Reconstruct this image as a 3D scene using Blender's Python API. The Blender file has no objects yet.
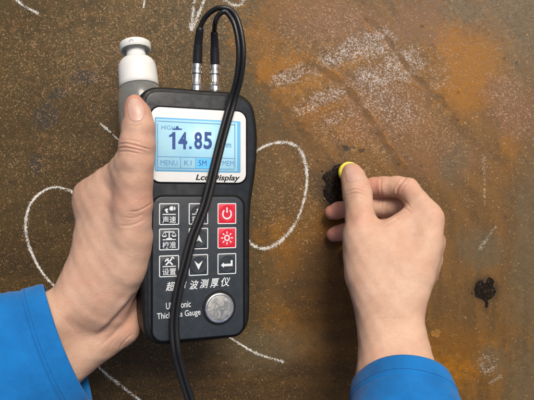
import bpy, bmesh, math, random
import numpy as np
from mathutils import Vector, Matrix
random.seed(7); rng = np.random.default_rng(7)
scene = bpy.context.scene
col = scene.collection
R = math.radians

# ------------------------------------------------------------------ camera, sky, sun, exposure
CAM_H = 44.0            # cm above the steel plate
F_PX = 608.0            # focal length in photo pixels (photo 534 x 400)
CM = 0.01
cam_d = bpy.data.cameras.new('camera')
cam = bpy.data.objects.new('camera', cam_d); col.objects.link(cam)
cam.location = (0, 0, CAM_H*CM); cam.rotation_euler = (0, 0, 0)
cam_d.sensor_width = 36.0; cam_d.lens = 36.0*F_PX/534.0
cam_d.clip_start = 0.01; cam_d.clip_end = 50
scene.camera = cam

SUN = Vector((0.24, 0.56, 0.79)).normalized()
world = bpy.data.worlds.new('World'); scene.world = world; world.use_nodes = True
wn = world.node_tree.nodes; wl = world.node_tree.links
sky = wn.new('ShaderNodeTexSky'); sky.sky_type = 'NISHITA'; sky.sun_disc = False
sky.sun_elevation = math.asin(SUN.z); sky.sun_rotation = math.atan2(SUN.x, SUN.y)
sky.air_density = 1.0; sky.dust_density = 7.0; sky.ozone_density = 1.0
bg = wn['Background']; bg.inputs[1].default_value = 0.05
wl.new(sky.outputs[0], bg.inputs[0])
sun_d = bpy.data.lights.new('sun', 'SUN'); sun_d.energy = 1.5; sun_d.angle = R(24); sun_d.color = (1.0, 0.93, 0.84)
sun = bpy.data.objects.new('sun', sun_d); col.objects.link(sun)
sun.rotation_euler = SUN.to_track_quat('Z', 'Y').to_euler()
scene.view_settings.view_transform = 'Standard'; scene.view_settings.look = 'None'
scene.view_settings.gamma = 1.0; scene.view_settings.use_curve_mapping = False
scene.view_settings.exposure = 0.76

# ------------------------------------------------------------------ coordinates
def P(px, py, h):
    """a point h cm above the plate, met by the sight line through photo pixel (px, py); in cm"""
    z = CAM_H - h
    return np.array(((px-267.0)/F_PX*z, -(py-200.0)/F_PX*z, h))
PXC = CAM_H/F_PX        # cm per photo pixel on the plate

# ------------------------------------------------------------------ object helpers
def tag(o, label=None, cat=None, group=None, kind=None):
    if label: o['label'] = label
    if cat: o['category'] = cat
    if group: o['group'] = group
    if kind: o['kind'] = kind
    return o
def empty(name, loc_cm=(0, 0, 0), mat3=None):
    o = bpy.data.objects.new(name, None); col.objects.link(o)
    m = (Matrix(mat3).to_4x4() if mat3 is not None else Matrix.Identity(4))
    m.translation = Vector([float(c)*CM for c in loc_cm]); o.matrix_world = m
    o.empty_display_size = 0.01
    return o
def obj(name, V, F, mat, parent=None, smooth=True, org=(0, 0, 0), sharp=None):
    me = bpy.data.meshes.new(name)
    V = (np.asarray(V, float)-np.asarray(org, float))*CM
    me.from_pydata(V.tolist(), [], [list(f) for f in F]); me.validate(); me.update()
    if smooth:
        me.polygons.foreach_set('use_smooth', [True]*len(me.polygons))
        if sharp: me.set_sharp_from_angle(angle=R(sharp))
    if mat: me.materials.append(mat)
    o = bpy.data.objects.new(name, me); col.objects.link(o)
    if parent is not None: o.parent = parent
    return o
def merge(*parts):
    V = []; F = []
    for v, f in parts:
        n = len(V); V += [tuple(x) for x in v]; F += [tuple(i+n for i in q) for q in f]
    return V, F

def catmull(pts, n=8):
    pts = [np.asarray(p, float) for p in pts]
    out = []
    for i in range(len(pts)-1):
        p0 = pts[i-1] if i else 2*pts[0]-pts[1]
        p1, p2 = pts[i], pts[i+1]
        p3 = pts[i+2] if i+2 < len(pts) else 2*p2-p1
        for k in range(n):
            t = k/n
            out.append(0.5*((2*p1)+(p2-p0)*t+(2*p0-5*p1+4*p2-p3)*t*t+(3*p1-p0-3*p2+p3)*t**3))
    out.append(pts[-1]); return np.array(out)
def tube(path, r, seg=12, cap=True):
    path = np.asarray(path, float); n = len(path)
    r = np.full(n, r) if np.isscalar(r) else np.asarray(r, float)
    t = np.gradient(path, axis=0); t /= np.linalg.norm(t, axis=1)[:, None]
    up = np.array((0, 0, 1.0))
    if abs(t[0] @ up) > .9: up = np.array((1.0, 0, 0))
    a = np.cross(t[0], up); a /= np.linalg.norm(a)
    V = []
    for i in range(n):
        a = a-t[i]*(a @ t[i]); a /= np.linalg.norm(a); b = np.cross(t[i], a)
        for k in range(seg):
            w = 2*math.pi*k/seg
            V.append(path[i]+r[i]*(math.cos(w)*a+math.sin(w)*b))
    F = []
    for i in range(n-1):
        for k in range(seg):
            k2 = (k+1) % seg
            F.append((i*seg+k, i*seg+k2, (i+1)*seg+k2, (i+1)*seg+k))
    if cap:
        F.append(tuple(range(seg))[::-1]); F.append(tuple((n-1)*seg+k for k in range(seg)))
    return V, F
def lathe(prof, o, axis, seg=48, squash=None):
    """prof = [(radius, distance along axis)]"""
    o = np.asarray(o, float); axis = np.asarray(axis, float); axis /= np.linalg.norm(axis)
    a = np.cross(axis, (0, 0, 1.0))
    if np.linalg.norm(a) < .1: a = np.array((1.0, 0, 0))
    a /= np.linalg.norm(a); b = np.cross(axis, a)
    V = []; F = []
    for r, d in prof:
        for k in range(seg):
            w = 2*math.pi*k/seg
            V.append(o+axis*d+r*(math.cos(w)*a+math.sin(w)*b))
    for i in range(len(prof)-1):
        for k in range(seg):
            k2 = (k+1) % seg
            F.append((i*seg+k, i*seg+k2, (i+1)*seg+k2, (i+1)*seg+k))
    if prof[0][0] > 0: F.append(tuple(range(seg))[::-1])
    if prof[-1][0] > 0: F.append(tuple((len(prof)-1)*seg+k for k in range(seg)))
    return V, F
def rrect(u0, v0, u1, v1, r, seg=8):
    if u0 > u1: u0, u1 = u1, u0
    if v0 > v1: v0, v1 = v1, v0
    out = []
    for cx, cy, a0 in ((u1-r, v1-r, 0), (u0+r, v1-r, 90), (u0+r, v0+r, 180), (u1-r, v0+r, 270)):
        for k in range(seg+1):
            a = R(a0+90*k/seg); out.append((cx+r*math.cos(a), cy+r*math.sin(a)))
    return np.array(out)
def inset(out, d):
    """move each outline point inwards by d along its normal (counter-clockwise outline)"""
    out = np.asarray(out, float)
    t = np.roll(out, -1, 0)-np.roll(out, 1, 0); t /= np.linalg.norm(t, axis=1)[:, None]+1e-12
    return out+np.stack((-t[:, 1], t[:, 0]), 1)*d
def prism(out, z0, z1, bev=0.0, nb=4, bev0=0.0):
    out = np.asarray(out, float); n = len(out); rings = []
    if bev0:
        for k in range(nb+1):
            a = (math.pi/2)*k/nb; rings.append((inset(out, bev0*(1-math.sin(a))), z0+bev0*(1-math.cos(a))))
    else: rings.append((out, z0))
    if bev:
        for k in range(nb+1):
            a = (math.pi/2)*k/nb; rings.append((inset(out, bev*(1-math.cos(a))), z1-bev+bev*math.sin(a)))
    else: rings.append((out, z1))
    V = [(x, y, z) for o, z in rings for x, y in o]; F = []
    for i in range(len(rings)-1):
        for k in range(n):
            k2 = (k+1) % n; F.append((i*n+k, i*n+k2, (i+1)*n+k2, (i+1)*n+k))
    F.append(tuple(range(n))[::-1]); F.append(tuple((len(rings)-1)*n+k for k in range(n)))
    return V, F
def frame_ring(outer, inner, z0, z1):
    """a flat band between two outlines with the same number of points"""
    n = len(outer); V = []
    for o, z in ((outer, z0), (outer, z1), (inner, z1), (inner, z0)): V += [(x, y, z) for x, y in o]
    F = []
    for r in range(3):
        for k in range(n):
            k2 = (k+1) % n; F.append((r*n+k, r*n+k2, (r+1)*n+k2, (r+1)*n+k))
    return V, F
def slab(poly, z0, z1):
    return prism(poly, z0, z1)

# ------------------------------------------------------------------ node helpers
class Mat:
    def __init__(s, name):
        s.m = bpy.data.materials.new(name); s.m.use_nodes = True; s.t = s.m.node_tree; s.n = s.t.nodes
        s.b = s.n['Principled BSDF']
    def link(s, v, sock):
        if isinstance(v, bpy.types.NodeSocket): s.t.links.new(v, sock)
        elif v is not None:
            if hasattr(sock.default_value, '__len__') and not hasattr(v, '__len__'): v = (v,)*len(sock.default_value)
            if hasattr(v, '__len__') and len(sock.default_value) == 4 and len(v) == 3: v = (*v, 1)
            sock.default_value = v
    def node(s, typ, ins=None, **props):
        n = s.n.new(typ)
        for k, v in props.items(): setattr(n, k, v)
        for k, v in (ins or {}).items(): s.link(v, n.inputs[k])
        return n
    def math(s, op, a, b=None, c=None, clamp=False):
        n = s.node('ShaderNodeMath', operation=op, use_clamp=clamp); s.link(a, n.inputs[0])
        if b is not None: s.link(b, n.inputs[1])
        if c is not None: s.link(c, n.inputs[2])
        return n.outputs[0]
    def vec(s, op, a, b=None):
        n = s.node('ShaderNodeVectorMath', operation=op); s.link(a, n.inputs[0])
        if b is not None: s.link(b, n.inputs[1])
        return n.outputs['Value'] if op in ('LENGTH', 'DISTANCE', 'DOT_PRODUCT') else n.outputs[0]
    def mix(s, f, a, b, mode='MIX'):
        n = s.node('ShaderNodeMix', data_type='RGBA', blend_type=mode)
        s.link(f, n.inputs[0]); s.link(a, n.inputs[6]); s.link(b, n.inputs[7]); return n.outputs[2]
    def step(s, v, a, b, o0=0.0, o1=1.0):
        n = s.node('ShaderNodeMapRange', interpolation_type='SMOOTHSTEP')
        for i, x in enumerate((v, a, b, o0, o1)): s.link(x, n.inputs[i])
        return n.outputs[0]
    def noise(s, vec, scale, detail=4, rough=.55, dist=0.0, color=False):
        n = s.node('ShaderNodeTexNoise', {'Vector': vec, 'Scale': scale, 'Detail': detail, 'Roughness': rough, 'Distortion': dist})
        return n.outputs['Color' if color else 'Fac']
    def voro(s, vec, scale, feature='F1', rand=1.0):
        return s.node('ShaderNodeTexVoronoi', {'Vector': vec, 'Scale': scale, 'Randomness': rand}, feature=feature)
    def bump(s, h, strength, dist, prev=None):
        n = s.node('ShaderNodeBump', {'Height': h, 'Strength': strength, 'Distance': dist})
        if prev is not None: s.t.links.new(prev, n.inputs['Normal'])
        return n.outputs[0]
    def coord(s, which='Object'): return s.node('ShaderNodeTexCoord').outputs[which]
    def set(s, **k):
        names = dict(color='Base Color', rough='Roughness', metal='Metallic', spec='Specular IOR Level', normal='Normal', sss='Subsurface Weight',
                     trans='Transmission Weight', ior='IOR', emit='Emission Color', estr='Emission Strength', coat='Coat Weight', coatr='Coat Roughness', alpha='Alpha', sheen='Sheen Weight')
        for a, v in k.items(): s.link(v, s.b.inputs[names[a]])
        return s.m
def srgb(r, g, b):
    f = lambda c: (c/255/12.92 if c/255 <= .04045 else ((c/255+.055)/1.055)**2.4)
    return (f(r), f(g), f(b))
def simple(name, c, rough=.5, metal=0.0, spec=.5, grain=0.0, gscale=900, var=.0):
    m = Mat(name); co = m.coord()
    m.set(color=c, rough=rough, metal=metal, spec=spec)
    if var:
        n = m.noise(co, 160, 5)
        m.set(color=m.mix(m.step(n, .3, .7), tuple(x*(1-var) for x in c), tuple(min(1, x*(1+var)) for x in c)))
        m.set(rough=m.step(m.noise(co, 240, 5), .3, .7, max(.05, rough-.1), rough+.1))
    if grain: m.set(normal=m.bump(m.noise(co, gscale, 3), grain, .0002))
    return m.m

# ------------------------------------------------------------------ the rusty steel plate
def plate_material():
    m = Mat('rusty_steel'); co = m.coord('Object')
    # photo-sized coordinates on the plate: x right, y down, 1 unit = 0.72 mm
    px = m.vec('ADD', m.vec('MULTIPLY', co, (1/(PXC*CM), -1/(PXC*CM), 1/(PXC*CM))), (267, 200, 0))
    w1 = m.vec('SUBTRACT', m.noise(px, .018, 5, .6, color=True), (.5, .5, .5))
    w2 = m.vec('SUBTRACT', m.noise(px, .11, 4, .6, color=True), (.5, .5, .5))
    wp = m.vec('ADD', m.vec('ADD', px, m.vec('MULTIPLY', w1, (50, 50, 0))), m.vec('MULTIPLY', w2, (16, 16, 0)))
    wf = m.vec('ADD', px, m.vec('MULTIPLY', w2, (9, 9, 0)))
    def blob(cx, cy, rx, ry, ang=0, vec=wp, a=1.25, b=.25):
        v = m.vec('SUBTRACT', vec, (cx, cy, 0))
        if ang:
            n = m.node('ShaderNodeVectorRotate', {'Vector': v, 'Angle': R(-ang)}, rotation_type='Z_AXIS'); v = n.outputs[0]
        v = m.vec('MULTIPLY', v, (1/rx, 1/ry, 0))
        return m.step(m.vec('LENGTH', v), a, b)
    def mx(*a):
        r = a[0]
        for x in a[1:]: r = m.math('MAXIMUM', r, x)
        return r
    mul = lambda a, b: m.math('MULTIPLY', a, b)
    # broad colour; every patch gets a ragged, grainy edge
    nA = m.noise(px, .013, 6, .62, .6); nB = m.noise(px, .05, 6, .65); nC = m.noise(px, .22, 5, .7); nD = m.noise(px, .75, 3, .7); nE = m.noise(px, .11, 6, .7, .8)
    turn = lambda ang, sc: m.vec('MULTIPLY', m.node('ShaderNodeVectorRotate', {'Vector': wf, 'Angle': R(ang)}, rotation_type='Z_AXIS').outputs[0], sc)
    smear = m.noise(turn(-52, (.012, .07, 0)), 1.0, 6, .65); drip = m.noise(turn(0, (.085, .014, 0)), 1.0, 6, .65); level = m.noise(turn(4, (.010, .055, 0)), 1.0, 5, .6)
    ragn = m.math('ADD', mul(m.math('SUBTRACT', nE, .5), 1.3), mul(m.math('SUBTRACT', nD, .5), .9))
    def rag(q, lo=.1, hi=.9, amt=1.0): return m.step(m.math('ADD', q, mul(mul(ragn, amt), m.step(q, 0, .3))), lo, hi)
    c = m.mix(m.step(nA, .35, .68), srgb(70, 62, 40), srgb(92, 78, 50))
    c = m.mix(mul(m.step(nE, .40, .70), .5), c, srgb(118, 88, 52))
    right_side = m.step(m.node('ShaderNodeSeparateXYZ', {'Vector': wp}).outputs[0], 235, 330)
    c = m.mix(mul(right_side, .9), c, m.mix(m.step(smear, .34, .64), srgb(98, 70, 36), srgb(134, 96, 50)))
    low = m.step(m.node('ShaderNodeSeparateXYZ', {'Vector': wp}).outputs[1], 150, 260)
    c = m.mix(mul(mul(right_side, low), .9), c, m.mix(m.step(drip, .34, .66), srgb(92, 70, 40), srgb(126, 92, 52)))
    # dark olive lower left / bottom: olive rust plus painted shade of hands and body
    dark = mx(blob(150, 420, 270, 100, -2), blob(5, 270, 130, 100), blob(110, 210, 120, 85), mul(blob(50, 125, 110, 60), .55))
    c = m.mix(mul(dark, .9), c, m.mix(m.step(level, .34, .66), srgb(46, 39, 25), srgb(74, 60, 36)))
    c = m.mix(mul(mul(dark, m.step(nC, .50, .72)), .5), c, srgb(104, 70, 34))
    # orange and ochre rust
    o1 = rag(mx(blob(462, 64, 70, 66, 30), blob(285, 70, 40, 100, -35), blob(330, 100, 34, 80, -38), blob(300, 5, 55, 20), blob(440, 360, 75, 50), blob(335, 300, 40, 60), blob(315, 330, 60, 40), blob(310, 240, 60, 50), blob(400, 95, 30, 60, -40)))
    c = m.mix(mul(o1, m.step(smear, .3, .65, .45, .85)), c, m.mix(m.step(nE, .35, .66), srgb(126, 84, 32), srgb(158, 108, 44)))
    o2 = rag(mx(blob(474, 74, 40, 56, 25), blob(452, 42, 26, 22), mul(blob(262, 72, 16, 24, 0), 1.0), mul(blob(285, 62, 40, 8, -18), .8), mul(blob(312, 84, 44, 7, -20), .8), mul(blob(350, 66, 34, 6, -20), .8), mul(blob(320, 112, 40, 6, -20), .7), mul(blob(425, 372, 50, 22), .7), mul(blob(372, 108, 9, 34, -35), .8), mul(blob(505, 148, 10, 40), .5), mul(blob(340, 350, 30, 20), .6)))
    c = m.mix(mul(o2, .72), c, m.mix(m.step(nC, .3, .7), srgb(154, 102, 30), srgb(178, 118, 40)))
    stain_shade = rag(mx(blob(322, 285, 46, 62), blob(345, 335, 34, 60), mul(blob(250, 375, 110, 34), .9), mul(blob(300, 205, 30, 40), .5), mul(blob(355, 205, 60, 14), .6), mul(blob(460, 335, 40, 30), .4), mul(blob(20, 40, 60, 50), .5), mul(blob(195, 60, 30, 50), .3)))  # brown stains, with shade by the right wrist and bottom edge painted in
    c = m.mix(mul(stain_shade, .72), c, m.mix(m.step(level, .36, .64), srgb(58, 45, 28), srgb(90, 66, 36)))
    # reddish brown areas
    rd = rag(mx(blob(330, 20, 80, 34, 20), blob(395, 118, 90, 45, 30), blob(515, 110, 38, 45), blob(440, 160, 60, 25), blob(420, 25, 40, 30)))
    c = m.mix(mul(rd, .6), c, m.mix(m.step(nC, .3, .7), srgb(112, 80, 54), srgb(146, 106, 76)))
    # grey-green bare patches, soft
    gr = mx(blob(524, 20, 50, 80, -14), blob(530, 250, 26, 130), blob(455, 165, 22, 26), blob(470, 8, 34, 18), blob(480, 250, 26, 30), blob(270, 345, 70, 26), blob(488, 366, 22, 22), blob(528, 380, 30, 50))
    c = m.mix(mul(gr, .66), c, m.mix(m.step(nE, .25, .75), srgb(88, 82, 62), srgb(110, 100, 78)))
    bl = rag(mx(blob(58, 94, 14, 7, -30, wf), blob(46, 116, 16, 18, 20, wf), blob(36, 165, 8, 14, 0, wf), blob(85, 78, 20, 9, 0, wf)), .2, .8)
    c = m.mix(mul(bl, .75), c, srgb(52, 54, 52))
    dk = mx(blob(346, 149, 5, 3.2, 20, wf, 1.2, .5), blob(362, 149.5, 4, 2.6, -20, wf, 1.2, .5), blob(354, 147, 2.5, 1.6, 0, wf, 1.2, .5), mul(blob(330, 185, 22, 26, 0, wf, 1.3, .25), .8), mul(blob(334, 187, 15, 25, 0, wf, 1.3, .5), 1.0), mul(blob(485, 289, 15, 14, 0, wf, 1.3, .5), .9), mul(blob(486, 300, 4, 14, 0, wf, 1.3, .5), .7))
    # fine tooth over everything
    c = m.mix(mul(m.step(nD, .5, .66), .42), c, m.mix(m.step(nC, .4, .6), srgb(126, 94, 56), srgb(154, 112, 64)))
    c = m.mix(mul(m.step(m.noise(px, 1.1, 3, .7), .50, .66), .42), c, srgb(62, 46, 26))
    # old run lines, diagonal: a dark channel with a rusty lip
    def run(pts, wd, vec=wf):
        r = None
        for (x0, y0), (x1, y1) in zip(pts, pts[1:]):
            L = math.hypot(x1-x0, y1-y0)
            q = blob((x0+x1)/2, (y0+y1)/2, L*.62, wd, math.degrees(math.atan2(y1-y0, x1-x0)), vec, 1.15, .35)
            r = q if r is None else mx(r, q)
        return r
    runs = mx(run([(303, 58), (316, 67), (345, 84), (360, 106), (376, 127), (392, 155), (406, 172)], 4.6), run([(362, 14), (384, 34), (397, 52), (411, 73), (430, 90), (452, 112), (460, 134)], 4.0),
              mul(run([(250, 74), (272, 96), (290, 116), (318, 150)], 5), .8), mul(run([(456, 150), (455, 172), (453, 205)], 3), .4), mul(run([(500, 150), (512, 190), (515, 230)], 3), .4))
    lips = mx(run([(308, 55), (349, 81), (365, 104), (381, 126), (397, 154), (410, 170)], 2.2), run([(359, 18), (380, 38), (393, 56), (407, 77), (427, 94)], 2.0))
    # pale crust grains: each a small lump, packed tight where the crust is left
    white = mx(rag(blob(352, 50, 52, 13, -26, wf, 1.4, .3)), mul(rag(blob(376, 44, 28, 18, -20, wf, 1.4, .2)), .95), rag(blob(388, 72, 46, 15, -18, wf, 1.4, .3)), rag(blob(400, 64, 22, 26, 50, wf, 1.4, .2)), mul(rag(blob(289, 76, 32, 10, -22, wf, 1.4, .2)), .9),
               mul(rag(blob(320, 100, 38, 10, -22, wf, 1.4, .2)), .9), mul(rag(blob(338, 117, 30, 8, -22, wf, 1.4, .1)), .65), mul(rag(blob(386, 104, 42, 24, 25, wf, 1.5, 0)), .7), mul(rag(blob(436, 84, 16, 22, 40, wf, 1.5, 0)), .5), mul(blob(484, 163, 4, 12, 0, wf), .7), mul(blob(484.5, 190, 1.6, 26, 0, wf), .6), mul(blob(488, 364, 14, 14, 0, wf), .35))
    white = mul(white, m.step(nE, .3, .6, .62, 1.0))
    zone = mx(white, mul(blob(350, 72, 105, 62, 20, wp, 1.4, .3), .62), mul(blob(345, 30, 90, 34, 25), .62), mul(blob(360, 135, 70, 40, 10), .62), mul(blob(110, 60, 150, 80), .50), mul(blob(170, 15, 110, 50), .48), mul(blob(30, 70, 70, 80), .36), mul(blob(60, 160, 85, 50), .34),
              mul(blob(290, 195, 45, 62), .45), mul(blob(512, 105, 34, 50), .6), mul(blob(430, 128, 60, 40, 30), .6), mul(blob(440, 60, 30, 50), .4), m.math('SUBTRACT', .14, mul(mul(right_side, low), .08)))
    zone = mul(zone, mx(m.step(m.math('ADD', mul(nB, .6), mul(nE, .4)), .36, .62, .40, 1.15), white))
    zone = mul(zone, m.step(runs, 0, 1, .88, .12))
    def grains(scale, off, cut):
        q = m.vec('ADD', m.vec('ADD', px, m.vec('MULTIPLY', w2, (5, 5, 0))), off)
        v = m.voro(q, scale); rn = m.node('ShaderNodeSeparateColor', {'Color': v.outputs['Color']})
        on = m.step(rn.outputs[0], m.math('ADD', zone, .06), m.math('SUBTRACT', zone, .10))
        return mul(on, m.step(m.math('ADD', v.outputs['Distance'], mul(m.math('SUBTRACT', nD, .5), .8)), cut, cut*.35)), rn
    g1, r1 = grains(.66, (0, 0, 0), .70); g2, r2 = grains(1.05, (311, 57, 0), .7)
    pinkish = mx(blob(365, 125, 75, 40), blob(512, 110, 40, 50), blob(345, 28, 80, 30), mul(blob(110, 75, 60, 40), .6), .15)
    def gcol(rn):
        k = m.mix(rn.outputs[1], srgb(138, 110, 72), srgb(186, 158, 118))
        k = m.mix(mul(dark, .6), k, srgb(132, 96, 56))
        k = m.mix(mul(pinkish, .8), k, m.mix(rn.outputs[1], srgb(160, 124, 98), srgb(206, 168, 146)))
        return m.mix(mul(white, m.step(rn.outputs[2], 0, 1, .45, 1.0)), k, srgb(228, 222, 218))
    c = m.mix(mul(white, .35), c, srgb(98, 74, 46))
    left_side = m.math('SUBTRACT', 1.0, right_side)
    c = m.mix(mul(g2, .55), c, gcol(r2)); c = m.mix(mul(g1, m.math('SUBTRACT', .80, mul(left_side, .12))), c, gcol(r1))
    c = m.mix(mul(runs, m.step(nC, .2, .8, .45, .9)), c, m.mix(m.step(nE, .4, .6), srgb(92, 66, 32), srgb(122, 84, 36)))
    c = m.mix(mul(lips, m.step(nC, .3, .7, .05, .55)), c, srgb(168, 114, 54))
    c = m.mix(mul(dk, m.step(nC, .2, .6, .5, .9)), c, srgb(44, 36, 24))
    # little pits and pale flecks
    pit = m.voro(px, .085); pr = m.node('ShaderNodeSeparateColor', {'Color': pit.outputs['Color']})
    pitm = mul(m.math('GREATER_THAN', pr.outputs[0], .76), m.step(m.math('ADD', pit.outputs['Distance'], mul(nD, .25)), .32, .16))
    c = m.mix(mul(pitm, .5), c, srgb(50, 38, 24))
    dots = m.voro(px, .11); dr = m.node('ShaderNodeSeparateColor', {'Color': dots.outputs['Color']})
    dm = mul(m.math('GREATER_THAN', dr.outputs[1], .86), m.step(m.math('ADD', dots.outputs['Distance'], mul(nD, .3)), .26, .2))
    c = m.mix(mul(dm, .7), c, srgb(190, 172, 138))
    # relief
    h = m.math('ADD', mul(g1, .55), mul(g2, .3)); h = m.math('ADD', h, mul(nD, .6)); h = m.math('SUBTRACT', h, mul(pitm, .8))
    nrm = m.bump(h, .5, .0004); nrm = m.bump(m.math('ADD', mul(nC, .6), mul(m.math('SUBTRACT', lips, runs), .22)), .2, .0012, nrm)
    rough = m.step(nC, .3, .7, .38, .62)
    c = m.node('ShaderNodeHueSaturation', {'Saturation': 1.08, 'Value': .86, 'Color': c}).outputs[0]
    return m.set(color=c, rough=rough, spec=.34, normal=nrm)
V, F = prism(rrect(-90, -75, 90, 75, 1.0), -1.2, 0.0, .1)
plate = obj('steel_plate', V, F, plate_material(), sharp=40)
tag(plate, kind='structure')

# chalk drawn on the plate: thousands of crumbs caught on the rough surface
chalk_m = simple('chalk', (.78, .77, .73), .95, spec=.1, grain=.4, gscale=4000)
def crumbs(pts, width, n_cm, z=.012, size=(.012, .042), jit=1.0, seed=1):
    rg = np.random.default_rng(seed)
    path = catmull([P(x, y, 0)[:2] for x, y in pts], 10)
    d = np.linalg.norm(np.diff(path, axis=0), axis=1); s = np.concatenate(([0], np.cumsum(d)))
    n = int(n_cm*s[-1]); V = []; F = []
    t = rg.uniform(0, s[-1], n)
    X = np.interp(t, s, path[:, 0]); Y = np.interp(t, s, path[:, 1])
    tx = np.gradient(path, axis=0); tx /= np.linalg.norm(tx, axis=1)[:, None]
    nx = np.interp(t, s, -tx[:, 1]); ny = np.interp(t, s, tx[:, 0])
    # patchy pressure along and across the stroke
    press = .58+.30*np.sin(t*5.1+np.sin(t*2.3)*2)*np.sin(t*1.7+seed)+.22*np.sin(t*13+seed)*np.sin(t*7.3)
    keep = rg.uniform(0, 1, n) < press
    off = np.clip(rg.normal(0, .40, n), -1.2, 1.2)*(1+.25*np.sin(t*.9+seed))*width*PXC*.5*jit
    for i in np.nonzero(keep)[0]:
        cx, cy = X[i]+nx[i]*off[i], Y[i]+ny[i]*off[i]
        r = rg.uniform(*size); k = rg.integers(4, 6); a0 = rg.uniform(0, 6.28); b = len(V)
        zz = z*rg.uniform(.5, 1.2)
        for q in range(k):
            rr = r*rg.uniform(.6, 1.2); a = a0+6.283*q/k
            V.append((cx+rr*math.cos(a), cy+rr*math.sin(a), .0025))
        V.append((cx, cy, zz+.003))
        for q in range(k): F.append((b+q, b+(q+1) % k, b+k))
    return V, F
chalks = [
    ('chalk stroke at the upper left corner', [(13, -3), (24, 6), (39, 14)], 3.6, 420),
    ('short chalk tick above the white bottle', [(145, -3), (143.5, 8)], 2.6, 300),
    ('chalk V stroke left of the cable loop', [(206, -4), (201, 8), (193, 27), (191, 31)], 4.2, 420),
    ('chalk V stroke left of the cable loop', [(195, -4), (193, 12), (190.5, 30)], 3.4, 400),
    ('chalk hook right of the cable loop at the top', [(222, -3), (229, 3), (237, 5.5), (242, 4), (243, -3)], 3.0, 420),
    ('large chalk loop left of the left hand', [(82, 201), (74, 193), (62, 188), (50, 188), (38, 195), (29, 207), (25.5, 225), (28, 243), (35, 260), (44, 275), (56, 288)], 3.4, 520),
    ('short chalk stroke beside the left thumb', [(100, 123), (109, 131), (120, 141)], 2.8, 330),
    ('chalk loop between the gauge and the right hand', [(245, 158), (258, 150), (270, 144), (285, 142.5), (297, 147), (304, 158), (307, 178), (304, 200), (296, 222), (283, 239), (268, 248), (256, 247), (246, 238)], 3.6, 560),
    ('chalk line below the gauge', [(226, 335), (240, 344), (258, 354), (284, 362)], 2.6, 360),
    ('chalk line running out below the left hand', [(92, 360), (104, 372), (120, 385), (142, 402)], 3.0, 380),
]
for i, (lab, pts, wd, n) in enumerate(chalks):
    V, F = crumbs(pts, wd*1.12, n*.85, size=(.008, .032), seed=i+3)
    V, F = merge((V, F), crumbs(pts, wd*2.6, n*.10, size=(.006, .014), seed=i+60))
    o = obj('chalk_line', V, F, chalk_m, plate, smooth=False); o['label'] = lab
lime_m = simple('lime_spot', (.55, .52, .45), .9, spec=.2, var=.2)
V, F = merge(crumbs([(479, 250), (484, 243), (490, 234), (496, 226)], 5, 170, size=(.006, .03), seed=40), crumbs([(478, 252), (481, 247)], 6, 120, size=(.006, .02), seed=41),
             crumbs([(480, 364), (486, 371), (494, 367)], 7, 190, size=(.005, .024), seed=42), crumbs([(478, 352), (485, 349), (494, 356), (495, 364)], 8, 60, size=(.005, .016), seed=46), crumbs([(489, 384), (493, 381), (502, 376)], 5, 170, size=(.006, .026), seed=43),
             crumbs([(484, 160), (484.5, 180), (485, 206)], 2.5, 90, size=(.006, .022), seed=45), crumbs([(461, 196), (466, 201), (470, 199)], 6, 70, size=(.006, .02), seed=47), crumbs([(505, -3), (510, 4), (514, 7), (520, 15)], 1.6, 90, size=(.005, .015), seed=48), crumbs([(511, 160), (513, 178), (514, 196)], 2.0, 60, size=(.005, .016), seed=49))
o = obj('lime_spatter', V, F, lime_m, plate, smooth=False)
o['label'] = 'pale spatter of dried lime right of the right hand'

# couplant gel: wet dark blots
def gel_material():
    m = Mat('wet_couplant'); co = m.coord()
    n = m.noise(co, 500, 4)
    return m.set(color=m.mix(m.step(m.noise(co, 260, 5, .7), .55, .68), m.mix(m.step(n, .35, .7), (.008, .005, .003), (.026, .017, .009)), (.050, .032, .015)), rough=m.step(m.noise(co, 900, 3), .3, .7, .04, .15), spec=.22,
                 normal=m.bump(m.noise(co, 200, 2, .5), .22, .0012))
gel_m = gel_material()
def blot(cx, cy, pts, thick, seed, drops):
    """pts: outline in photo pixels"""
    rg = np.random.default_rng(seed)
    out = catmull([P(x, y, 0)[:2] for x, y in pts]+[P(*pts[0], 0)[:2]], 8)[:-1]
    n = len(out); out = out+rg.normal(0, .005, out.shape)+np.stack([.020*np.sin(np.arange(n)*.9+seed)*np.sin(np.arange(n)*.33), .020*np.cos(np.arange(n)*.7+seed)*np.sin(np.arange(n)*.27)], 1); c = P(cx, cy, 0)[:2]
    sm = [out]
    for _ in range(4):
        o2 = sm[-1]
        for _k in range(10): o2 = (np.roll(o2, 1, 0)+2*o2+np.roll(o2, -1, 0))/4
        sm.append(o2)
    V = []; F = []
    for k, (s, z) in enumerate(((1.0, .004), (.975, thick*.5), (.90, thick*.85), (.6, thick), (.3, thick))):
        for i in range(n):
            q = c+(sm[(0, 0, 1, 3, 4)[k]][i]-c)*s
            V.append((q[0], q[1], z))
    for k in range(4):
        for i in range(n): F.append((k*n+i, k*n+(i+1) % n, (k+1)*n+(i+1) % n, (k+1)*n+i))
    V.append((c[0], c[1], thick)); b = len(V)-1
    for i in range(n): F.append((4*n+i, 4*n+(i+1) % n, b))
    for x, y, r in drops:
        o = P(x, y, 0); r *= PXC
        v, f = lathe([(r, .002), (r*.94, r*.28), (r*.75, r*.5), (r*.4, r*.66), (0.001, r*.7)], o, (0, 0, 1), 12)
        V, F = merge((V, F), (v, f))
    if sum((out[i][0]*out[(i+1) % n][1]-out[(i+1) % n][0]*out[i][1]) for i in range(n)) < 0: F = [f[::-1] for f in F[:5*n]]+F[5*n:]
    return V, F
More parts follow.
